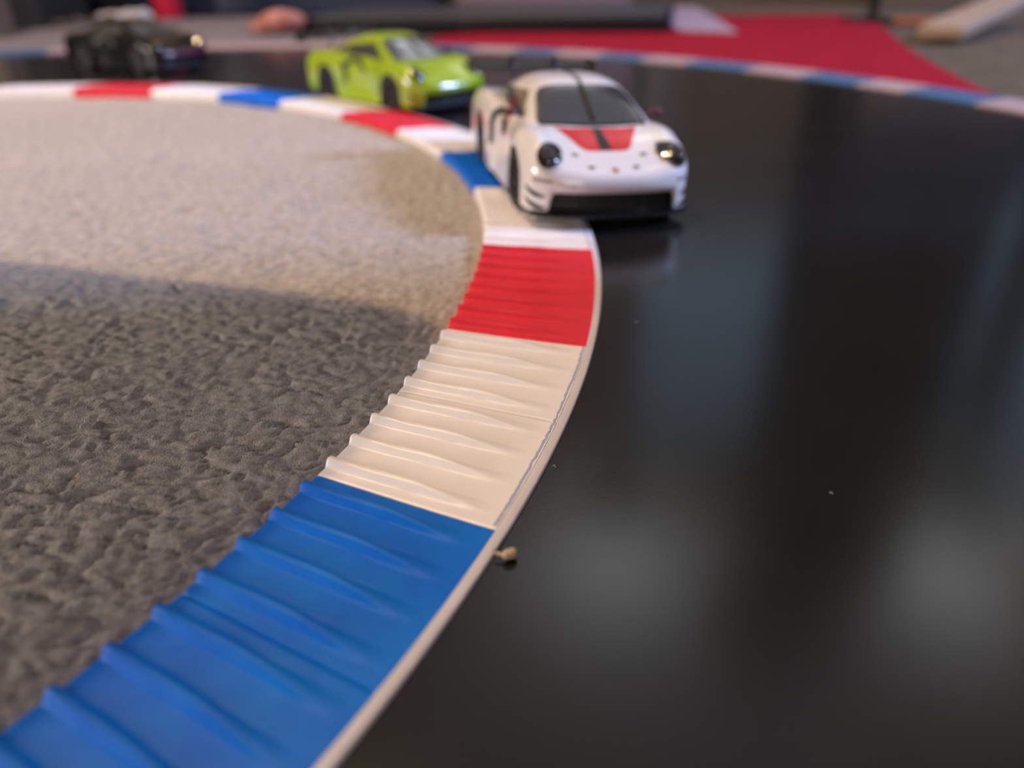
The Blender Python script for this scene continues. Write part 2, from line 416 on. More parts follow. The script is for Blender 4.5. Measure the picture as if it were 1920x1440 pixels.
def kerb_block(a0, a1, colour, label, n_rib=8, seam=True, fine=True):
    root = thing('kerb_block', label, 'kerb', group='kerb blocks along the inside of the bend')
    am = (a0 + a1) / 2
    root.location = (KC[0] + 0.45 * math.cos(am), KC[1] + 0.45 * math.sin(am), 0)
    ox, oy = root.location.x, root.location.y
    L = (a1 - a0) * R_IN
    na = 216 if fine else 90
    nt = 22
    def height(s, t):                 # s: distance along (0..L) from the near end, t: 0 inner .. 1 outer
        p = L / n_rib
        q = ((s / p) + 0.70) % 1.0        # 0..1 within one rib
        # steep face toward the near end, rounded crest, long falling back
        if q < 0.16: r = 0.5 - 0.5 * math.cos(PI * q / 0.16)
        elif q < 0.24: r = 1.0
        elif q < 0.42: r = 0.5 + 0.5 * math.cos(PI * (q - 0.24) / 0.18)
        else: r = 0.0
        tt = min(1.0, max(0.0, (t - 0.48) / 0.50)); amp = 0.00175 * (1 - tt * tt * (3 - 2 * tt)) * (1 - 0.2 * t)
        base = 0.0014 + 0.0026 * (1 - t) ** 1.2
        wob = 0.00012 * math.sin(s * 900 + 5 * t) * math.sin(t * 40)
        z = base + amp * (r + (0.10 * math.sin(q * 13 + t * 9) if r > 0 else 0)) + wob * (0.4 if fine else 0)
        tl = min(1.0, max(0.0, (a0 + (a1 - a0) * s / L - 0.55) / 0.75))      # the kerb grows a little taller toward the far side
        z += 0.0032 * tl * tl * (3 - 2 * tl)
        if seam:
            d = abs(s - L * 0.5)
            if d < 0.0005: z -= 0.00045 * (1 - d / 0.0005)
        e = min(s, L - s)
        if e < 0.0004: z -= 0.00025 * (1 - e / 0.0004)
        return z
    bm = bmesh.new()
    ss = [L * i / na for i in range(na + 1)]
    if seam: ss = sorted(set(ss + [L * .5 + d for d in (-0.0005, -0.00025, 0.00025, 0.0005)]))
    G = []
    for s in ss:
        a = a0 + (a1 - a0) * s / L
        row = []
        zt0 = height(s, 0)
        for k, (dr, z) in enumerate(((0.0006, 0.0 - 0.0012), (-0.0001, 0.0002), (0.0, zt0 - 0.0007), (0.00025, zt0 - 0.0002))):
            r = R_IN + dr
            row.append(bm.verts.new((KC[0] + r * math.cos(a) - ox, KC[1] + r * math.sin(a) - oy, z)))
        for j in range(nt + 1):
            t = j / nt; r = R_IN + 0.0007 + (r_out(a) - R_IN - 0.0007) * t
            row.append(bm.verts.new((KC[0] + r * math.cos(a) - ox, KC[1] + r * math.sin(a) - oy, height(s, t))))
        r = r_out(a) + 0.00002
        row.append(bm.verts.new((KC[0] + r * math.cos(a) - ox, KC[1] + r * math.sin(a) - oy, 0.0)))
        G.append(row)
    grid_faces(bm, G)
    for row in (G[0], G[-1]):
        bm.faces.new(row)
    obj('kerb_top', bm, M[colour], root)
    # white strip on the track side
    bm = bmesh.new(); G = []
    for i in range(61):
        a = a0 + (a1 - a0) * i / 60
        G.append([bm.verts.new((KC[0] + r * math.cos(a) - ox, KC[1] + r * math.sin(a) - oy, z)) for r, z in
                  ((r_out(a) + 0.00003, 0.0), (r_out(a) + 0.00003, 0.0012), (r_out(a) + 0.002, 0.0011), (r_out(a) + 0.0023, 0.0008), (r_out(a) + 0.0023, 0.0))])
    grid_faces(bm, G); bm.faces.new(G[0]); bm.faces.new(G[-1])
    e = obj('edge_strip', bm, M['edge_white'], root)
    if colour != 'kerb_white': e['label'] = 'white edge strip'
    if colour == 'kerb_white':
        bm = bmesh.new(); G = []
        rn = random.Random(int(a0 * 1000))
        j = 0.0
        for i in range(161):
            a = a0 + (a1 - a0) * (0.01 + 0.98 * i / 160)
            j = 0.75 * j + rn.uniform(-0.00012, 0.00012)
            r0 = r_out(a) - 0.0006 + j; wd = 0.00022 + 0.00022 * rn.random()
            G.append([bm.verts.new((KC[0] + r * math.cos(a) - ox, KC[1] + r * math.sin(a) - oy, 0.00158 + (r_out(a) - r) * 0.06)) for r in (r0 - wd, r0 + wd * 0.6)])
        grid_faces(bm, G)
        p = obj('pencil_line', bm, M['pencil'], root); p['label'] = 'faint blue pencil line along the track side'
    return root

AB = [-0.587, -0.400, -0.213, -0.026, 0.174, 0.370, 0.552, 0.744, 0.930, 1.100, 1.270, 1.454, 1.64]
KB = [('kerb_blue', 'large blue ribbed kerb block in the lower left corner, closest to the viewer'),
      ('kerb_white', 'white ribbed kerb block between the near blue and the near red block'),
      ('kerb_red', 'bright red ribbed kerb block in front of the white car'),
      ('kerb_white', 'white kerb block under the front wheel of the white car'),
      ('kerb_blue', 'blue kerb block beside the front wheel of the white car'),
      ('kerb_white', 'white kerb block beside the rear wheel of the white car'),
      ('kerb_red', 'red kerb block just below the lime green car'),
      ('kerb_white', 'cream white kerb block left of the lime green car'),
      ('kerb_blue', 'small far blue kerb block between two white ones on the left'),
      ('kerb_white', 'white kerb block between the far blue and far red blocks'),
      ('kerb_red', 'far red kerb block below the black car'),
      ('kerb_white', 'white kerb block at the left edge of the picture')]
for i, (c, lb) in enumerate(KB):
    kerb_block(AB[i], AB[i + 1], c, lb, fine=(i < 5))

# flat blocks along the outside of the bend
OB = [(0.14, 0.2500, 'b'), (0.250, 0.3589, 'w'), (0.3589, 0.4384, 'b'), (0.4384, 0.4957, 'w'), (0.4957, 0.5689, 'b'), (0.5689, 0.6462, 'w'),
      (0.6462, 0.7345, 'b'), (0.7345, 0.8042, 'w'), (0.8042, 0.8746, 'b'), (0.8746, 0.9473, 'w'), (0.9473, 1.0141, 'b'), (1.0141, 1.0885, 'w'),
      (1.0885, 1.165, 'b'), (1.165, 1.36, 'w'), (1.36, 1.56, 'w'), (1.56, 1.79, 'w'), (1.79, 1.87, 'b'), (1.87, 2.0, 'w')]
names = ['first', 'second', 'third', 'fourth', 'fifth', 'sixth', 'seventh', 'eighth', 'ninth', 'tenth', 'eleventh']
cnt = {'w': 0, 'b': 0}
for a0, a1, c in OB:
    bm = bmesh.new(); G = []; n = 16
    am = (a0 + a1) / 2; ox, oy = KC[0] + 0.865 * math.cos(am), KC[1] + 0.865 * math.sin(am)
    for i in range(n + 1):
        a = a0 + (a1 - a0) * i / n
        G.append([bm.verts.new((KC[0] + r * math.cos(a) - ox, KC[1] + r * math.sin(a) - oy, z)) for r, z in
                  ((0.846, 0.0), (0.846, 0.0011), (0.8465, 0.0014), (0.858, 0.0022), (0.870, 0.0027), (0.8796, 0.0032), (0.880, 0.0030), (0.880, 0.0))])
    grid_faces(bm, G); bm.faces.new(G[0]); bm.faces.new(G[-1])
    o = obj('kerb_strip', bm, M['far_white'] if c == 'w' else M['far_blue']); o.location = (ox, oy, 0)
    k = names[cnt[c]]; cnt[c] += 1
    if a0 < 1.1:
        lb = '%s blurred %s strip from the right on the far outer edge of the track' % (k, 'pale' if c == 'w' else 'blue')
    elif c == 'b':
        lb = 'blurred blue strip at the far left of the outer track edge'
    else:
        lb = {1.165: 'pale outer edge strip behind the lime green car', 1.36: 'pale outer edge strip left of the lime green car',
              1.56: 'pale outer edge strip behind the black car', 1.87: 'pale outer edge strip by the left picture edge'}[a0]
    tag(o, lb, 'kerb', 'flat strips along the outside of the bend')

# red run-off mat outside the bend
bm = bmesh.new()
pl = arc(0.896, 0.375, 1.22, 50)
pl += [(-0.10, 1.30), (0.10, 1.40), (0.30, 1.58), (0.39, 1.60), (0.50, 1.61), (0.611, 1.584), (0.63, 1.50), (0.5957, 1.3321), (0.53, 1.14), (0.4913, 1.0223), (0.448, 0.866), (0.4144, 0.7321), (0.401, 0.665)]
add_prism(bm, pl, FLOOR, -0.0012)
tag(obj('runoff_mat', bm, M['runoff'], smooth=False), 'crimson run-off mat outside the far edge of the track', 'mat')

# pale card to the left of it
bm = bmesh.new()
pl = arc(0.896, 1.30, 2.05, 40)
pl = pl + [(-0.97, 1.30), (-0.90, 1.60), (-0.72, 1.84), (-0.50, 1.84), (-0.25, 1.40), (-0.20, 1.20)]
add_prism(bm, pl, FLOOR, -0.001)
tag(obj('card_sheet', bm, M['board'], smooth=False), 'pale grey card sheet lying beyond the track on the left', 'sheet')

# ------------------------------------------------------------------ cars (built in metres of the real car, then scaled down)
S = 1 / 27.2; SZ = S * 1.06
LEN = 4.57

def interp(keys, s):
    """monotone-ish cubic through keys [(s, a, b, ...)]"""
    n = len(keys)
    if s <= keys[0][0]: return keys[0][1:]
    if s >= keys[-1][0]: return keys[-1][1:]
    for i in range(n - 1):
        if s <= keys[i + 1][0]: break
    k0 = keys[max(0, i - 1)]; k1 = keys[i]; k2 = keys[i + 1]; k3 = keys[min(n - 1, i + 2)]
    h = k2[0] - k1[0]; t = (s - k1[0]) / h
    out = []
    for c in range(1, len(k1)):
        d = (k2[c] - k1[c]) / h
        dl = (k1[c] - k0[c]) / (k1[0] - k0[0]) if k1 is not k0 else d
        dr = (k3[c] - k2[c]) / (k3[0] - k2[0]) if k3 is not k2 else d
        m1 = 0 if dl * d <= 0 else 2 * dl * d / (dl + d)
        m2 = 0 if dr * d <= 0 else 2 * dr * d / (dr + d)
        t2, t3 = t * t, t * t * t
        out.append((2*t3 - 3*t2 + 1) * k1[c] + (t3 - 2*t2 + t) * h * m1 + (-2*t3 + 3*t2) * k2[c] + (t3 - t2) * h * m2)
    return tuple(out)

# u, Ws, Ww, Wz, Cs, Cw, Cz, Bs, Bw, Bz
PER = [(0.0, 0.00, 0.00, 0.45, 0.17, 0.00, 0.600, 0.05, 0.00, 0.365),
       (1.0, 0.01, 0.35, 0.45, 0.18, 0.33, 0.605, 0.06, 0.35, 0.365),
       (2.0, 0.05, 0.60, 0.45, 0.23, 0.54, 0.640, 0.10, 0.60, 0.365),
       (2.7, 0.095, 0.74, 0.46, 0.28, 0.62, 0.685, 0.14, 0.72, 0.360),
       (3.0, 0.12, 0.79, 0.47, 0.31, 0.65, 0.710, 0.16, 0.79, 0.150),
       (3.5, 0.19, 0.88, 0.51, 0.38, 0.70, 0.765, 0.22, 0.89, 0.150),
       (4.0, 0.30, 0.96, 0.53, 0.45, 0.74, 0.815, 0.31, 0.965, 0.145),
       (5.0, 0.50, 1.005, 0.58, 0.56, 0.77, 0.865, 0.50, 1.01, 0.15),
       (6.0, 0.80, 1.02, 0.62, 0.80, 0.79, 0.915, 0.80, 1.02, 0.14),
       (7.0, 1.00, 1.02, 0.64, 1.00, 0.80, 0.925, 1.00, 1.02, 0.12),
       (8.0, 1.36, 0.99, 0.62, 1.36, 0.80, 0.915, 1.36, 1.00, 0.11),
       (9.0, 1.70, 0.93, 0.60, 1.70, 0.81, 0.905, 1.70, 0.99, 0.10),
       (10.0, 2.30, 0.92, 0.60, 2.30, 0.83, 0.905, 2.30, 0.99, 0.10),
       (11.0, 2.70, 0.96, 0.62, 2.70, 0.85, 0.92, 2.70, 1.01, 0.10),
       (12.0, 3.00, 0.99, 0.64, 3.00, 0.87, 0.97, 3.00, 0.99, 0.10),
       (13.0, 3.50, 1.00, 0.66, 3.50, 0.89, 0.99, 3.50, 1.00, 0.12),
       (14.0, 3.95, 0.99, 0.64, 3.95, 0.86, 0.965, 3.95, 0.99, 0.14),
       (15.0, 4.30, 0.98, 0.60, 4.25, 0.80, 0.93, 4.28, 0.98, 0.22),
       (16.0, 4.50, 0.78, 0.60, 4.38, 0.66, 0.90, 4.46, 0.78, 0.28),
       (17.0, 4.57, 0.00, 0.60, 4.46, 0.00, 0.88, 4.53, 0.00, 0.28)]
HOOD = [(0.17, 0.600), (0.3, 0.655), (0.5, 0.73), (0.8, 0.83), (1.1, 0.905), (1.5, 0.93), (2.5, 0.92), (3.4, 0.95), (4.0, 0.93), (4.46, 0.88)]
FW, RW = 0.98, 3.50

def body_mesh():
    bm = bmesh.new()
    us = []
    u = 0.0
    while u < 17.0001:
        us.append(round(u, 4)); u += 0.1 if 2.4 < u < 3.3 else 0.125 if u < 14 else 0.2
    if us[-1] < 17: us.append(17.0)
    skirt = {1: [], -1: []}; rows = []
    NV = 16
    for sg in (1, -1):
        for u in us:
            Ws, Ww, Wz, Cs, Cw, Cz, Bs, Bw, Bz = interp(PER, u)
            for wc, rr in ((FW, 0.385), (RW, 0.395)):
                if abs(Ws - wc) < rr:
                    Bz = max(Bz, 0.345 + math.sqrt(max(0, rr * rr - (Ws - wc) ** 2)) * (0.96))
            zw = max(Wz, Bz + 0.03)
            col = []
            for j in range(NV + 1):
                v = j / NV
                if v <= 0.6:
                    ph = v / 0.6 * PI / 2
                    s = Cs + (Ws - Cs) * math.sin(ph); ww = Cw + (Ww - Cw) * math.sin(ph); z = zw + (Cz - zw) * math.cos(ph)
                else:
                    q = (v - 0.6) / 0.4
                    s = Ws + (Bs - Ws) * q * q; ww = Ww + (Bw - Ww) * q * q; z = zw + (Bz - zw) * q
                col.append((s, ww * sg, z))
            skirt[sg].append(col)
    # skirt verts
    V = {}
    def vert(s, y, z):
        key = (round(s, 4), round(y, 4), round(z, 4))
        if key not in V: V[key] = bm.verts.new((y, LEN / 2 - s, z))
        return V[key]
    for sg in (1, -1):
        G = [[vert(*p) for p in col] for col in skirt[sg]]
        grid_faces(bm, G)
    NW = 22
    G = []
    for cl, crr in zip(skirt[1], skirt[-1]):
        s, y, z = cl[0]
        zc = interp(HOOD, s)[0]
        row = []
        for k in range(NW + 1):
            t = 1 - 2 * k / NW
            f = abs(t) ** 3.0
            row.append(vert(s, y * t if abs(t) > 1e-9 else 0.0, zc + (z - zc) * f))
        G.append(row)
    grid_faces(bm, G)
    # turned-in lower lip so that the shell has thickness
    bmesh.ops.remove_doubles(bm, verts=bm.verts, dist=0.0008)
    bmesh.ops.recalc_face_normals(bm, faces=bm.faces)
    return bm

CAB = [  # s, zc, zb, yb
    (1.00, 0.895, 0.82, 0.80), (1.20, 1.005, 0.84, 0.82), (1.45, 1.145, 0.86, 0.83), (1.70, 1.262, 0.87, 0.83), (1.90, 1.320, 0.87, 0.83),
    (2.15, 1.345, 0.87, 0.83), (2.45, 1.345, 0.88, 0.83), (2.80, 1.300, 0.88, 0.81), (3.20, 1.200, 0.90, 0.76), (3.60, 1.075, 0.90, 0.68), (4.05, 0.93, 0.88, 0.60)]

def cabin_mesh():
    bm = bmesh.new(); G = []
    n = 44; m = 36
    for i in range(n + 1):
        s = 1.0 + 3.05 * i / n
        zc, zb, yb = interp(CAB, s)
        row = []
        for j in range(m + 1):
            ph = PI * j / m
            c = math.cos(ph); sn = math.sin(ph)
            e = 2 / 3.6
            h = abs(sn) ** e
            y = math.copysign(abs(c) ** e, c) * yb * (1 - 0.20 * h * min(1, (zc - zb) / 0.40))
            row.append(bm.verts.new((y, LEN / 2 - s, zb + (zc - zb) * h)))
        G.append(row)
    grid_faces(bm, G)
    bmesh.ops.recalc_face_normals(bm, faces=bm.faces)
    return bm

def scaled(bm):
    for v in bm.verts:
        v.co = Vector((v.co.x * S, v.co.y * S, v.co.z * SZ))
    return bm

def project(tree, p, d, off):
    h = tree.ray_cast(Vector(p) - Vector(d) * 3.0, Vector(d))
    if h[0] is None: return None
    nrm = h[1]
    if nrm.dot(Vector(d)) > 0: nrm = -nrm
    return h[0] + nrm * off

def patch(tree, fn, nu, nv, d, off, bm=None):
    """fn(u, v) -> point in front of the surface; projected along d"""
    bm = bm or bmesh.new(); G = []
    last = None
    for i in range(nu + 1):
        row = []
        for j in range(nv + 1):
            q = project(tree, fn(i / nu, j / nv), d, off)
            row.append(bm.verts.new(q) if q is not None else None)
        G.append(row)
    for a, b in zip(G, G[1:]):
        for j in range(nv):
            q = [a[j], a[j + 1], b[j + 1], b[j]]
            if None not in q: bm.faces.new(q)
    return bm

def quad(pbl, pbr, ptr, ptl):
    def f(u, v):
        a = Vector(pbl).lerp(Vector(pbr), u); b = Vector(ptl).lerp(Vector(ptr), u)
        return a.lerp(b, v)
    return f

def disc(c, ru, rv, au, av, r0=0.0, t0=0.0, t1=2 * PI):
    c, au, av = Vector(c), Vector(au), Vector(av)
    def f(u, v):
        t = t0 + (t1 - t0) * u; r = r0 + (1 - r0) * v
        return c + au * (ru * r * math.cos(t)) + av * (rv * r * math.sin(t))
    return f

def P(s, y, z=0.0): return (y, LEN / 2 - s, z)

def build_car(label, loc, rot, livery):
    paint = {'white': M['paint_white'], 'lime': M['paint_lime'], 'black': M['paint_black']}[livery]
    root = thing('toy_race_car', label, 'toy car', loc, rot, 'toy race cars on the track')
    bb = body_mesh(); tb = BVHTree.FromBMesh(bb)
    cb = cabin_mesh(); tc = BVHTree.FromBMesh(cb)
    both = bmesh.new()
    for src in (bb, cb):
        mp = {v: both.verts.new(v.co) for v in src.verts}
        for f in src.faces: both.faces.new([mp[v] for v in f.verts])
    ta = BVHTree.FromBMesh(both); both.free()
    body = obj('body', scaled(bb), paint, root)
    if livery == 'black': body['label'] = 'glossy black body'
    obj('cabin', scaled(cb), paint, root)
    down = (0, 0, -1)
    # glass
    def ws(u, v):
        yb = 0.68; yt = 0.555
        hw = yb + (yt - yb) * v
        s = 1.10 + 0.64 * v + 0.05 * (1 - abs(2 * u - 1) ** 2) * (-1) * (1 - v) - 0.03 * (1 - (2 * u - 1) ** 2) * v
        k = 2 * u - 1
        cx = 1 - 0.05 * (abs(2 * v - 1) ** 6)
        return P(s, k * hw * cx)
    fr = scaled(patch(tc, lambda u, v: ws(-0.035 + u * 1.07, -0.05 + v * 1.10), 30, 18, down, 0.004))
    obj('windscreen_seal', fr, M['trim_black'], root)
    obj('windscreen', scaled(patch(tc, ws, 30, 18, down, 0.009)), M['glass'], root)
    for sg in (1, -1):
        def sw(u, v, sg=sg):
            s0 = 1.46 + 0.42 * v; s1 = 2.92 - 0.10 * v
            z = 0.945 + 0.25 * v * (1 - 0.25 * u)
            return (sg * 2.0, LEN / 2 - (s0 + (s1 - s0) * u), z)
        obj('side_window', scaled(patch(tc, sw, 24, 10, (-sg, 0, 0), 0.006)), M['glass'], root)
        def qw(u, v, sg=sg):
            s = 3.0 + 0.38 * u - 0.05 * v; z = 0.96 + (0.19 - 0.13 * u) * v
            return (sg * 2.0, LEN / 2 - s, z)
        obj('quarter_window', scaled(patch(tc, qw, 8, 6, (-sg, 0, 0), 0.006)), M['glass'], root)
    obj('rear_window', scaled(patch(tc, quad(P(2.95, -0.52), P(2.95, 0.52), P(3.75, 0.40), P(3.75, -0.40)), 14, 14, down, 0.006)), M['glass'], root)
    # wiper in the middle of the windscreen
    bm = bmesh.new()
    pts = [project(tc, P(1.12 + 0.60 * i / 10, 0.0 + 0.02 * i / 10), down, 0.03) for i in range(11)]
    add_tube(bm, pts, 0.022 if livery != 'lime' else 0.016)
    obj('wiper', scaled(bm), M['trim_matt'], root)
    # headlights
    for sg in (1, -1):
        c = (sg * 0.715, LEN / 2 - 0.40, 0.68)
        d = Vector((-sg * 0.30, -0.78, -0.48)).normalized()
        av = Vector((0, -d.z * -1, 0)); up = Vector((0, 0, 1)); side = d.cross(up).normalized(); up2 = side.cross(d).normalized()
        hl = obj('headlight', scaled(patch(ta, disc(c, 0.165, 0.205, side, up2), 28, 8, d, 0.010)), M['trim_black'], root)
        bm = patch(ta, disc(c, 0.143, 0.180, side, up2), 28, 8, d, 0.0)
        cen = project(ta, c, d, 0.0)
        for v in bm.verts:
            rr = min(1, (v.co - cen).length / 0.15)
            v.co += -d * (0.022 + 0.045 * (1 - rr * rr))
        obj('headlight_lens', scaled(bm), M['lamp_glass'], hl)
        bm = patch(ta, disc(c, 0.07, 0.085, side, up2, r0=0.75), 24, 2, d, 0.0)
        for v in bm.verts: v.co += -d * 0.068
        obj('lamp_ring', scaled(bm), M['lamp_ring'], hl)
    # mouth, splitter, underbody
    bm = bmesh.new()
    G = []
    for i in range(25):
        k = -1 + 2 * i / 24
        y = 0.80 * k; s = 0.13 + 0.10 * abs(k) ** 2.5
        G.append([bm.verts.new(P(s + ds, y, z)) for ds, z in ((0.0, 0.39), (0.05, 0.37), (0.07, 0.30), (0.06, 0.20), (0.02, 0.14))])
    grid_faces(bm, G)
    gr = obj('grille', scaled(bm), M['trim_matt'], root)
    bm = bmesh.new()
    for z in (0.22, 0.29, 0.36):
        add_tube(bm, [P(0.155 + 0.10 * abs(k) ** 2.5, 0.78 * k, z) for k in [-1 + 0.2 * i for i in range(11)]], 0.010, 6)
    for k in (-0.5, -0.25, 0, 0.25, 0.5):
        add_tube(bm, [P(0.15, k * 1.5, 0.16), P(0.15, k * 1.5, 0.42)], 0.010, 6)
    obj('grille_bars', scaled(bm), M['trim_black'], gr)
    bm = bmesh.new()
    prof = []
    for i in range(31):
        k = -1 + 2 * i / 30
        prof.append((0.99 * k, -0.02 + 0.24 * abs(k) ** 3.2))
    lo = [bm.verts.new(P(s, y, 0.105)) for y, s in prof]; hi = [bm.verts.new(P(s, y, 0.135)) for y, s in prof]
    lo2 = [bm.verts.new(P(0.5, y * 0.98, 0.105)) for y, s in prof]; hi2 = [bm.verts.new(P(0.5, y * 0.98, 0.135)) for y, s in prof]
    grid_faces(bm, [lo, hi, hi2, lo2, lo])
    bm.faces.new(lo[:1] + hi[:1] + hi2[:1] + lo2[:1]); bm.faces.new(lo[-1:] + hi[-1:] + hi2[-1:] + lo2[-1:])
    obj('splitter', scaled(bm), M['trim_black'], root)
    bm = bmesh.new()
    add_box(bm, P(2.35, 0, 0.36), (1.40, 4.1, 0.48), bevel=0.05)
    add_box(bm, P(2.24, 0, 0.15), (1.86, 1.66, 0.12), bevel=0.02)
    add_box(bm, P(1.98, 0, 0.62), (1.76, 1.2, 0.3))
    obj('underbody', scaled(bm), M['trim_matt'], root)
    # bumper corner slats and small winglets
    for sg in (1, -1):
        for q, (z0, z1) in enumerate(((0.41, 0.33), (0.28, 0.20))):
            dd = Vector((-sg * 0.75, -0.66, 0)).normalized()
            def f(u, v, sg=sg, z0=z0, z1=z1):
                y = sg * (0.985 - 0.145 * u); s = 0.42 - 0.30 * u
                return (y, LEN / 2 - s, z0 + (z1 - z0) * u - 0.055 * v * math.sin(PI * min(1, u * 0.9 + 0.08)) ** 0.7)
            obj('bumper_slat', scaled(patch(tb, f, 14, 3, dd, 0.005)), M['trim_black'], root)
        bm = bmesh.new()
        add_box(bm, P(0.24, sg * 0.83, 0.150), (0.22, 0.20, 0.022), bevel=0.008)
        obj('winglet', scaled(bm), M['trim_black'], root)
    # wheels
    for (s, y) in ((FW, 0.865), (FW, -0.865), (RW, 0.85), (RW, -0.85)):
        sg = 1 if y > 0 else -1
        c = P(s, y, 0.335)
        bm = bmesh.new()
        wd = 0.145
        add_lathe(bm, [(0.235, -wd), (0.30, -wd * 1.02), (0.325, -wd * 0.9), (0.335, -wd * 0.6), (0.335, wd * 0.6), (0.325, wd * 0.9), (0.30, wd * 1.02), (0.235, wd)], c, 'X')
        for v in bm.verts: v.co.z = max(v.co.z, 0.002)
        wh = obj('wheel', scaled(bm), M['tyre'], root)
        bm = bmesh.new()
        add_lathe(bm, [(0.237, -wd * .95), (0.225, -wd * 0.9), (0.215, 0), (0.225, wd * 0.9), (0.237, wd * 0.95)], c, 'X')
        vs = add_cyl(bm, (c[0] + sg * wd * 0.6, c[1], c[2]), 0.05, 0.06, 16, axis='X')
        for k in range(10):
            t = 2 * PI * k / 10
            add_tube(bm, [(c[0] + sg * wd * 0.62, c[1], c[2]), (c[0] + sg * wd * 0.75, c[1] + 0.22 * math.cos(t), c[2] + 0.22 * math.sin(t))], 0.018, 6)
        obj('rim', scaled(bm), M['rim'], wh)
    # mirrors
    for sg in (1, -1):
        bm = bmesh.new()
        add_sphere(bm, P(1.50, sg * 0.97, 1.00), (0.085, 0.06, 0.048), 18)
        mr = obj('wing_mirror', scaled(bm), {'white': M['mirror_red'], 'lime': M['trim_black'], 'black': M['paint_black']}[livery], root)
        bm = bmesh.new(); add_tube(bm, [P(1.54, sg * 0.76, 0.93), P(1.52, sg * 0.86, 0.965), P(1.50, sg * 0.94, 0.99)], 0.018, 8)
        obj('mirror_arm', scaled(bm), M['trim_black'], mr)
    # rear wing
    bm = bmesh.new(); G = []
    for i in range(13):
        y = -0.96 + 1.92 * i / 12
        ring = []
        for k in range(14):
            t = 2 * PI * k / 14
            cx_, cz_ = math.cos(t), math.sin(t)
            th = 0.030 * (0.55 + 0.45 * cx_)
            ring.append(bm.verts.new(P(4.48 - 0.19 * cx_, y, 1.215 + cz_ * th * 1.3 + 0.055 * (-cx_))))
        G.append(ring + [ring[0]])
    grid_faces(bm, G); bm.faces.new(G[0][:-1]); bm.faces.new(G[-1][:-1])
    wg = obj('rear_wing', scaled(bm), M['trim_black'] if livery != 'lime' else M['trim_black'], root)
    for sg in (1, -1):
        bm = bmesh.new(); add_box(bm, P(4.48, sg * 0.97, 1.20), (0.022, 0.46, 0.22), bevel=0.006)
        obj('endplate', scaled(bm), M['trim_black'], wg)
        bm = bmesh.new()
        add_tube(bm, [P(4.12, sg * 0.34, 0.88), P(4.20, sg * 0.34, 1.15), P(4.28, sg * 0.34, 1.33), P(4.40, sg * 0.34, 1.35), P(4.50, sg * 0.34, 1.25)], [0.03, 0.028, 0.026, 0.024, 0.022], 8)
        obj('wing_support', scaled(bm), M['trim_black'], root)
    # arched air intake on each rear haunch
    for sg in (1, -1):
        bm = bmesh.new(); pts = []
        for i in range(19):
            t = PI * i / 18
            q = project(tb, (sg * 2, LEN / 2 - (2.36 - 0.34 * math.cos(t)), 0.66 + 0.22 * math.sin(t)), (-sg, 0, 0), 0.006)
            if q is not None: pts.append(q)
        a = project(tb, (sg * 2, LEN / 2 - 2.70, 0.42), (-sg, 0, 0), 0.006)
        if a is not None: pts = pts + [a]
        add_tube(bm, pts, 0.044, 8)
        obj('side_intake', scaled(bm), M['trim_black'], root)
        if livery == 'white':
            bm = patch(tb, lambda u, v, sg=sg: (sg * 2, LEN / 2 - (2.12 - 0.16 * u), 0.84 - 0.26 * v + 0.04 * u), 6, 8, (-sg, 0, 0), 0.006)
            p = obj('door_flash', scaled(bm), M['dark_red'], root); p['label'] = 'dark red flash'
    if livery == 'white':
        # red panel across the bonnet
        def hood(u, v):
            s = 1.10 - 0.60 * v
            hw = 0.56 - 0.27 * v
            k = 2 * u - 1
            if v > 0.85: hw -= 0.05 * ((v - 0.85) / 0.15) ** 2
            return P(s - 0.03 * (1 - k * k) * (1 - v), k * hw)
        p = obj('bonnet_panel', scaled(patch(tb, hood, 28, 20, down, 0.004)), M['paint_red'], root); p['label'] = 'red bonnet panel'
        def hs(u, v):
            return P(1.12 - 0.60 * v, (2 * u - 1) * (0.045 + 0.03 * v))
        p = obj('bonnet_stripe', scaled(patch(tb, hs, 4, 16, down, 0.008)), M['trim_black'], root); p['label'] = 'black centre stripe'
        def rs(u, v):
            return P(1.80 + 1.05 * v, (2 * u - 1) * 0.028)
        p = obj('roof_stripe', scaled(patch(tc, rs, 4, 14, down, 0.005)), M['trim_black'], root); p['label'] = 'black centre stripe'
        # badge on the nose
        fd = Vector((0, -0.6, -0.8)).normalized()
        sd = Vector((1, 0, 0)); ud = sd.cross(fd).normalized() * -1
        def shield(sc):
            def f(u, v):
                yy = (0.5 - v); ww = 1.0 if yy > 0 else (1 - (2 * abs(yy)) ** 2.2 * 0.9)
                return Vector(P(0.16, 0, 0.56)) + sd * (0.040 * sc * ww * (2 * u - 1)) + Vector((0, -0.8, 0.6)) * (0.10 * sc * yy)
            return f
        bd = obj('bonnet_badge', scaled(patch(tb, shield(1.0), 8, 10, fd, 0.006)), M['gold'], root); bd['label'] = 'tiny gold and red badge'
        obj('badge_centre', scaled(patch(tb, shield(0.62), 8, 10, fd, 0.009)), M['dark_red'], bd)
        # small vents / pins
        for (s, y) in ((0.20, 0.27), (0.20, -0.27), (0.40, 0.42), (0.40, -0.42)):
            pn = obj('bonnet_pin', scaled(patch(tb, disc(P(s, y, 0), 0.045, 0.026, (1, 0, 0), (0, 1, 0)), 14, 3, down, 0.005)), M['grey_mark'], root)
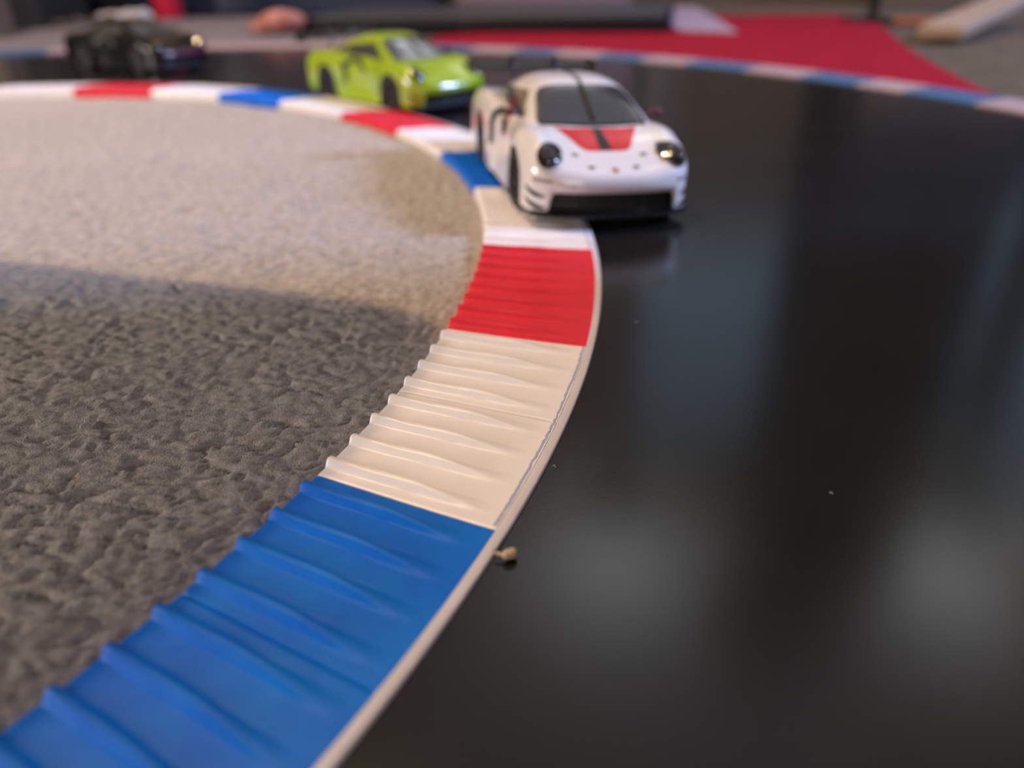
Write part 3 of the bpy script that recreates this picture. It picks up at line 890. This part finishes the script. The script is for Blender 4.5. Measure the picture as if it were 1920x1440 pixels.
        # row of tiny dark letters above the bumper slats (illegible in the photograph)
        for sg in (1, -1):
            bm = bmesh.new()
            for k in range(8):
                dd = Vector((-sg * 0.62, -0.78, 0)).normalized()
                for (a, b, c_, d_) in ((0, 0.25, 0, 1), (0.25, 0.75, 0.0 if k % 2 else 0.75, 0.25 if k % 2 else 1.0), (0.55, 0.8, 0.2 if k % 3 else 0, 1)):
                    def f(u, v, k=k, a=a, b=b, c_=c_, d_=d_, sg=sg):
                        q = (k + 0.1 + (a + (b - a) * u) * 0.9) / 8
                        y = sg * (0.925 - 0.20 * q); s = 0.30 - 0.16 * q
                        return (y, LEN / 2 - s, 0.475 + 0.038 * (c_ + (d_ - c_) * v))
                    patch(tb, f, 2, 2, dd, 0.005, bm)
            obj('bumper_lettering', scaled(bm), M['grey_mark'], root)
        bm = bmesh.new(); add_box(bm, P(0.045, 0.42, 0.445), (0.20, 0.03, 0.028), bevel=0.006)
        obj('tow_tab', scaled(bm), M['trim_black'], root)
    if livery == 'black':
        def fl(u, v):
            return P(0.45 - 0.10 * v, (2 * u - 1) * 0.7)
        fd = Vector((0, -1, 0))
        p = obj('nose_stripe', scaled(patch(tb, lambda u, v: (-0.78 + 1.56 * u, 2.6, 0.43 + 0.12 * v), 24, 4, (0, -1, 0), 0.006)), M['paint_purple'], root); p['label'] = 'dark purple nose band'
    if livery == 'lime':
        for sg in (1, -1):
            obj('round_vent', scaled(patch(tb, disc((sg * 2, LEN / 2 - 2.75, 0.74), 0.10, 0.09, (0, 1, 0), (0, 0, 1)), 20, 4, (-sg, 0, 0), 0.006)), M['trim_black'], root)
    return root

def place(nose, heading, tilt=0.0, lift=0.0):
    """nose: ground point under the nose; heading: unit vector the car points to"""
    hx, hy = heading; n = math.hypot(hx, hy); hx /= n; hy /= n
    th = math.atan2(-hx, hy)
    c = (nose[0] - hx * LEN / 2 * S, nose[1] - hy * LEN / 2 * S, lift)
    return c, (0, tilt, th)

c, r = place((0.0455, 0.322), (0.198, -0.98), tilt=-0.050, lift=0.0016)
white_car = build_car('white toy race car with red bonnet and black stripe, two wheels on the kerb', c, r, 'white')
c, r = place((-0.0375, 0.622), (0.676, -0.737), 0.0, 0.0003)
lime_car = build_car('bright lime green toy race car behind the white one', c, r, 'lime')
c, r = place((-0.345, 0.905), (0.86, -0.50), 0.0, 0.0003)
black_car = build_car('blurred glossy black toy race car with purple trim at the far left', c, r, 'black')

# ------------------------------------------------------------------ crumb and lint on the track
bm = bmesh.new()
add_sphere(bm, (0, 0, 0.0012), (0.0017, 0.0011, 0.0010), 14, Matrix.Rotation(0.4, 4, 'Z'))
add_sphere(bm, (0.0007, 0.0006, 0.0013), (0.0009, 0.0008, 0.0008), 12)
add_tube(bm, [(-0.001, 0, 0.001), (-0.0024, 0.0002, 0.0013), (-0.0034, 0.0006, 0.0012)], [0.0004, 0.0003, 0.0002], 6)
for v in bm.verts: v.co += Vector((random.uniform(-1, 1), random.uniform(-1, 1), random.uniform(-1, 1))) * 0.00012
o = obj('crumb', bm, M['crumb']); o.location = (-0.0012, 0.1165, 0.0002)
tag(o, 'tan crumb stuck to the white edge beside the near blue kerb block', 'crumb')
for (x, y, sx, lb) in ((0.0403, 0.2274, 0.0005, 'tiny pale lint speck on the track right of the red kerb block'),
                       (0.0696, 0.1357, 0.0004, 'tiny pale dust speck alone on the right part of the track'),
                       (0.0090, 0.1479, 0.0005, 'tiny curl of lint on the track beside the near white kerb block')):
    bm = bmesh.new()
    add_tube(bm, [(0, 0, 0.0001), (sx, sx * .5, 0.0003), (sx * 1.6, -sx * .3, 0.0002), (sx * 1.2, -sx, 0.00015)], 0.00007, 5)
    o = obj('lint_speck', bm, M['lint']); o.location = (x, y, 0); tag(o, lb, 'lint', 'lint on the track')

# ------------------------------------------------------------------ blurred things on the floor beyond the track
def flat_box(name, c, s, rz, m, label, cat, bevel=0.004, tilt=None):
    bm = bmesh.new(); add_box(bm, (0, 0, 0), s, 0, bevel, 0, tilt)
    o = obj(name, bm, m); o.location = c; o.rotation_euler = (0, 0, rz); tag(o, label, cat); return o

z0 = -0.001
# long black lacquered case
t = thing('flat_case', 'long flat black case with lid greyed like a reflection lying on the crimson mat', 'case', (-0.01, 1.50, z0), (0, 0, -0.21))
bm = bmesh.new(); add_box(bm, (0, 0, 0.0095), (0.60, 0.34, 0.019), bevel=0.004); obj('case_body', bm, M['slab'], t)
bm = bmesh.new(); add_box(bm, (0, 0.0, 0.0215), (0.585, 0.325, 0.005), bevel=0.002); obj('case_lid', bm, M['slab_top'], t)
bm = bmesh.new(); add_box(bm, (0, -0.171, 0.012), (0.05, 0.004, 0.008), bevel=0.001); obj('clasp', bm, M['metal_dark'], t)
# pink pouch
bm = bmesh.new(); add_sphere(bm, (0, 0, 0.018), (0.040, 0.03, 0.018), 20); add_sphere(bm, (-0.03, 0, 0.012), (0.025, 0.022, 0.012), 16)
o = obj('cloth_pouch', bm, M['pink']); o.location = (-0.365, 1.39, z0); tag(o, 'small dusky pink cloth pouch on the pale card', 'pouch')
# lilac paper
bm = bmesh.new(); add_prism(bm, [(-0.045, -0.27), (0.03, -0.33), (0.10, 0.25), (0.0, 0.29)], 0, 0.003)
o = obj('paper_sheet', bm, M['lilac'], smooth=False); o.location = (0.31, 1.56, -0.001); tag(o, 'lilac paper sheet beside the right end of the flat case', 'paper')
# crimson bottle and dark boxes at the left
t = thing('plastic_bottle', 'crimson plastic bottle standing before the navy box', 'bottle', (-0.735, 1.87, FLOOR))
bm = bmesh.new(); add_lathe(bm, [(0.0, 0.0), (0.026, 0.0), (0.030, 0.006), (0.030, 0.15), (0.022, 0.175), (0.012, 0.185), (0.012, 0.195), (0, 0.195)], axis='Z', seg=28); obj('bottle_body', bm, M['redpost'], t)
bm = bmesh.new(); add_cyl(bm, (0, 0, 0.205), 0.014, 0.02, 20); obj('bottle_cap', bm, M['redpost'], t)
def crate(name, c, s, rz, m, label):
    t = thing(name, label, 'box', c, (0, 0, rz))
    bm = bmesh.new(); add_box(bm, (0, 0, s[2] / 2), s, bevel=0.008); obj('box_body', bm, m, t)
    bm = bmesh.new(); add_box(bm, (0, 0, s[2] + 0.008), (s[0] * 1.02, s[1] * 1.02, 0.016), bevel=0.005); obj('box_lid', bm, m, t)
crate('storage_box', (-0.60, 2.13, FLOOR), (0.90, 0.36, 0.26), -0.05, M['navy'], 'large dark navy storage box behind the pale card')
crate('storage_box', (-1.02, 1.74, FLOOR), (0.26, 0.20, 0.24), 0.0, M['blackbox'], 'black storage box at the far left behind the black car')
crate('storage_box', (0.10, 2.06, FLOOR), (0.40, 0.22, 0.20), -0.1, M['mauve'], 'dull mauve storage box behind the flat case')
# wooden post at the left edge
bm = bmesh.new(); add_box(bm, (0, 0, 0.25), (0.06, 0.06, 0.5), bevel=0.004)
o = obj('wooden_post', bm, M['brownwood']); o.location = (-0.865, 1.42, FLOOR); tag(o, 'brown wooden post at the upper left corner', 'post')
bm = bmesh.new(); add_sphere(bm, (0, 0, 0.012), (0.05, 0.03, 0.013), 16); add_sphere(bm, (0.03, 0.01, 0.016), (0.03, 0.025, 0.012), 12)
for v in bm.verts: v.co += Vector((random.uniform(-1, 1), random.uniform(-1, 1), random.uniform(-1, 1))) * 0.003
o = obj('crumpled_paper', bm, M['paper']); o.location = (-0.74, 1.64, z0); tag(o, 'crumpled white paper behind the black car', 'paper')
# lamp pole at the right
t = thing('floor_lamp', 'dark floor lamp pole rising at the far edge of the crimson mat', 'lamp', (0.621, 1.43, FLOOR))
bm = bmesh.new(); add_lathe(bm, [(0, 0), (0.055, 0), (0.055, 0.006), (0.01, 0.010), (0.0, 0.010)], axis='Z'); obj('lamp_base', bm, M['metal_dark'], t)
bm = bmesh.new(); add_cyl(bm, (0, 0, 0.65), 0.0085, 1.29, 16); obj('lamp_pole', bm, M['metal_dark'], t)
bm = bmesh.new(); add_lathe(bm, [(0.0, 1.30), (0.05, 1.30), (0.12, 1.36), (0.15, 1.43), (0.147, 1.43), (0.117, 1.365), (0.045, 1.306), (0, 1.306)], axis='Z'); obj('lamp_shade', bm, M['shade'], t)
# two unseen uplighters added near the back wall to light the ceiling
for (x, y, lb) in ((0.45, 2.74, 'unseen uplighter added before the first back window to light the ceiling'), (1.95, 2.62, 'unseen uplighter added in the right back corner to light the ceiling')):
    t = thing('floor_lamp', lb, 'lamp', (x, y, FLOOR))
    bm = bmesh.new(); add_lathe(bm, [(0, 0), (0.12, 0), (0.12, 0.012), (0.015, 0.02), (0.0, 0.02)], axis='Z'); obj('lamp_base', bm, M['metal_dark'], t)
    bm = bmesh.new(); add_cyl(bm, (0, 0, 0.94), 0.012, 1.87, 16); obj('lamp_pole', bm, M['metal_dark'], t)
    bm = bmesh.new(); add_lathe(bm, [(0.0, 1.87), (0.05, 1.87), (0.14, 1.95), (0.19, 2.04), (0.187, 2.04), (0.137, 1.955), (0.045, 1.876), (0, 1.876)], axis='Z'); obj('lamp_shade', bm, M['metal_dark'], t)
# unseen beech sideboard added for the brown reflection in the far track
t = thing('reflector', 'unseen beech sideboard in the left back corner, mirrored in the far track', 'reflector', (-1.35, 2.75, FLOOR))
bm = bmesh.new(); add_box(bm, (0, 0, 0.55), (1.30, 0.45, 1.10), bevel=0.008); obj('reflector_body', bm, M['beech'], t)
for k in (-1, 0, 1):
    bm = bmesh.new(); add_box(bm, (k * 0.425, -0.235, 0.55), (0.41, 0.02, 1.0), bevel=0.004); d_ = obj('door', bm, M['beech'], t)
    bm = bmesh.new(); add_sphere(bm, (k * 0.425 + 0.15, -0.255, 0.7), (0.012, 0.012, 0.012), 12); obj('knob', bm, M['metal_dark'], d_)
# tall dark wardrobe near the back wall
t = thing('wardrobe', 'tall black wardrobe near the back wall, mirrored darkly in the track', 'wardrobe', (1.30, 2.60, FLOOR))
bm = bmesh.new(); add_box(bm, (0, 0, 1.15), (0.50, 0.50, 2.30), bevel=0.006); obj('wardrobe_body', bm, M['blackbox'], t)
for sg in (-1, 1):
    bm = bmesh.new(); add_box(bm, (sg * 0.124, -0.262, 1.15), (0.24, 0.02, 2.24), bevel=0.004); d_ = obj('door', bm, M['blackbox'], t)
    bm = bmesh.new(); add_cyl(bm, (sg * 0.03, -0.285, 1.1), 0.006, 0.15, 10); obj('handle', bm, M['metal_dark'], d_)
# pale wooden plank resting on a mauve book
flat_box('wooden_plank', (0.69, 1.225, 0.020), (0.055, 0.40, 0.014), -0.72, M['wood'], 'pale wooden plank leaning at the upper right', 'plank', 0.002, 0.055)
flat_box('book', (0.83, 1.15, 0.004), (0.15, 0.10, 0.018), 0.25, M['mauve'], 'mauve covered book half under the pale plank', 'book')
flat_box('book', (0.93, 1.28, 0.010), (0.13, 0.10, 0.030), -0.3, M['maroon'], 'thick maroon book at the right picture edge', 'book')
flat_box('plastic_strip', (0.675, 1.37, 0.0), (0.085, 0.03, 0.010), -0.1, M['orange'], 'short rust orange strip between lamp pole and plank', 'strip')
crate('storage_box', (1.02, 1.95, FLOOR), (0.36, 0.24, 0.20), -0.2, M['brownwood'], 'dark brown box at the upper right corner')

# ceiling lamp holding the warm bulbs
t = thing('ceiling_lamp', 'small three-bulb ceiling lamp above the track', 'lamp', (-0.62, 0.78, 2.40))
bm = bmesh.new(); add_cyl(bm, (0, 0, -0.015), 0.08, 0.03, 32); obj('lamp_plate', bm, M['metal_dark'], t)
bm = bmesh.new(); add_lathe(bm, [(0.012, -0.27), (0.16, -0.30), (0.24, -0.36), (0.236, -0.362), (0.155, -0.305), (0.012, -0.275)], axis='Z'); obj('lamp_shade', bm, M['metal_dark'], t)  # opaque shade added to keep bulb light off the ceiling
bm = bmesh.new(); add_cyl(bm, (0, 0, -0.15), 0.008, 0.28, 12)
for b in BULBS:
    p = Vector(b) - Vector((-0.62, 0.78, 2.40))
    add_tube(bm, [(0, 0, -0.28), (p.x * .6, p.y * .6, -0.31), (p.x, p.y, p.z + 0.035)], 0.005, 8)
obj('lamp_stem', bm, M['metal_dark'], t)

crate('storage_box', (0.62, -0.01, FLOOR), (0.30, 0.656, 0.60), 0.0, M['navy'], 'unseen navy box added right of the track to block the daylight')  # unseen box added to keep window light off the near carpet

# unseen blocker table, added left of the camera; its top shades the near carpet from the ceiling lamp
TZ = 0.19
LM = Vector((-0.62, 0.78, 2.02))
k = TZ / LM.z
def shade_pt(x, y): return (x + (LM.x - x) * k, y + (LM.y - y) * k)
out = [(-0.75, 0.50), (-0.207, 0.300), (-0.12, 0.272), (-0.060, 0.252), (-0.034, 0.240), (-0.0265, 0.232), (-0.0262, 0.222)]
for a in np.linspace(-0.23, -0.78, 14):
    out.append((KC[0] + (R_IN - 0.001) * math.cos(a), KC[1] + (R_IN - 0.001) * math.sin(a)))
out += [(-0.25, -0.18), (-0.75, -0.18)]
t = thing('blocker_table', 'unseen walnut table added left of the bend to shade the near carpet', 'table', (-0.62, 0.30, FLOOR))
bm = bmesh.new(); add_prism(bm, [(p[0] + 0.62, p[1] - 0.30) for p in (shade_pt(*q) for q in out)][::-1], TZ - FLOOR, TZ - FLOOR + 0.012); obj('blocker_top', bm, M['blocker'], t, smooth=False)
for (x, y) in ((-0.05, 0.16), (-0.05, -0.30), (0.17, -0.30)):
    bm = bmesh.new(); add_cyl(bm, (x, y, (TZ - FLOOR) / 2), 0.012, TZ - FLOOR, 16); obj('leg', bm, M['blocker'], t)

build_carpet()
build_fibres()
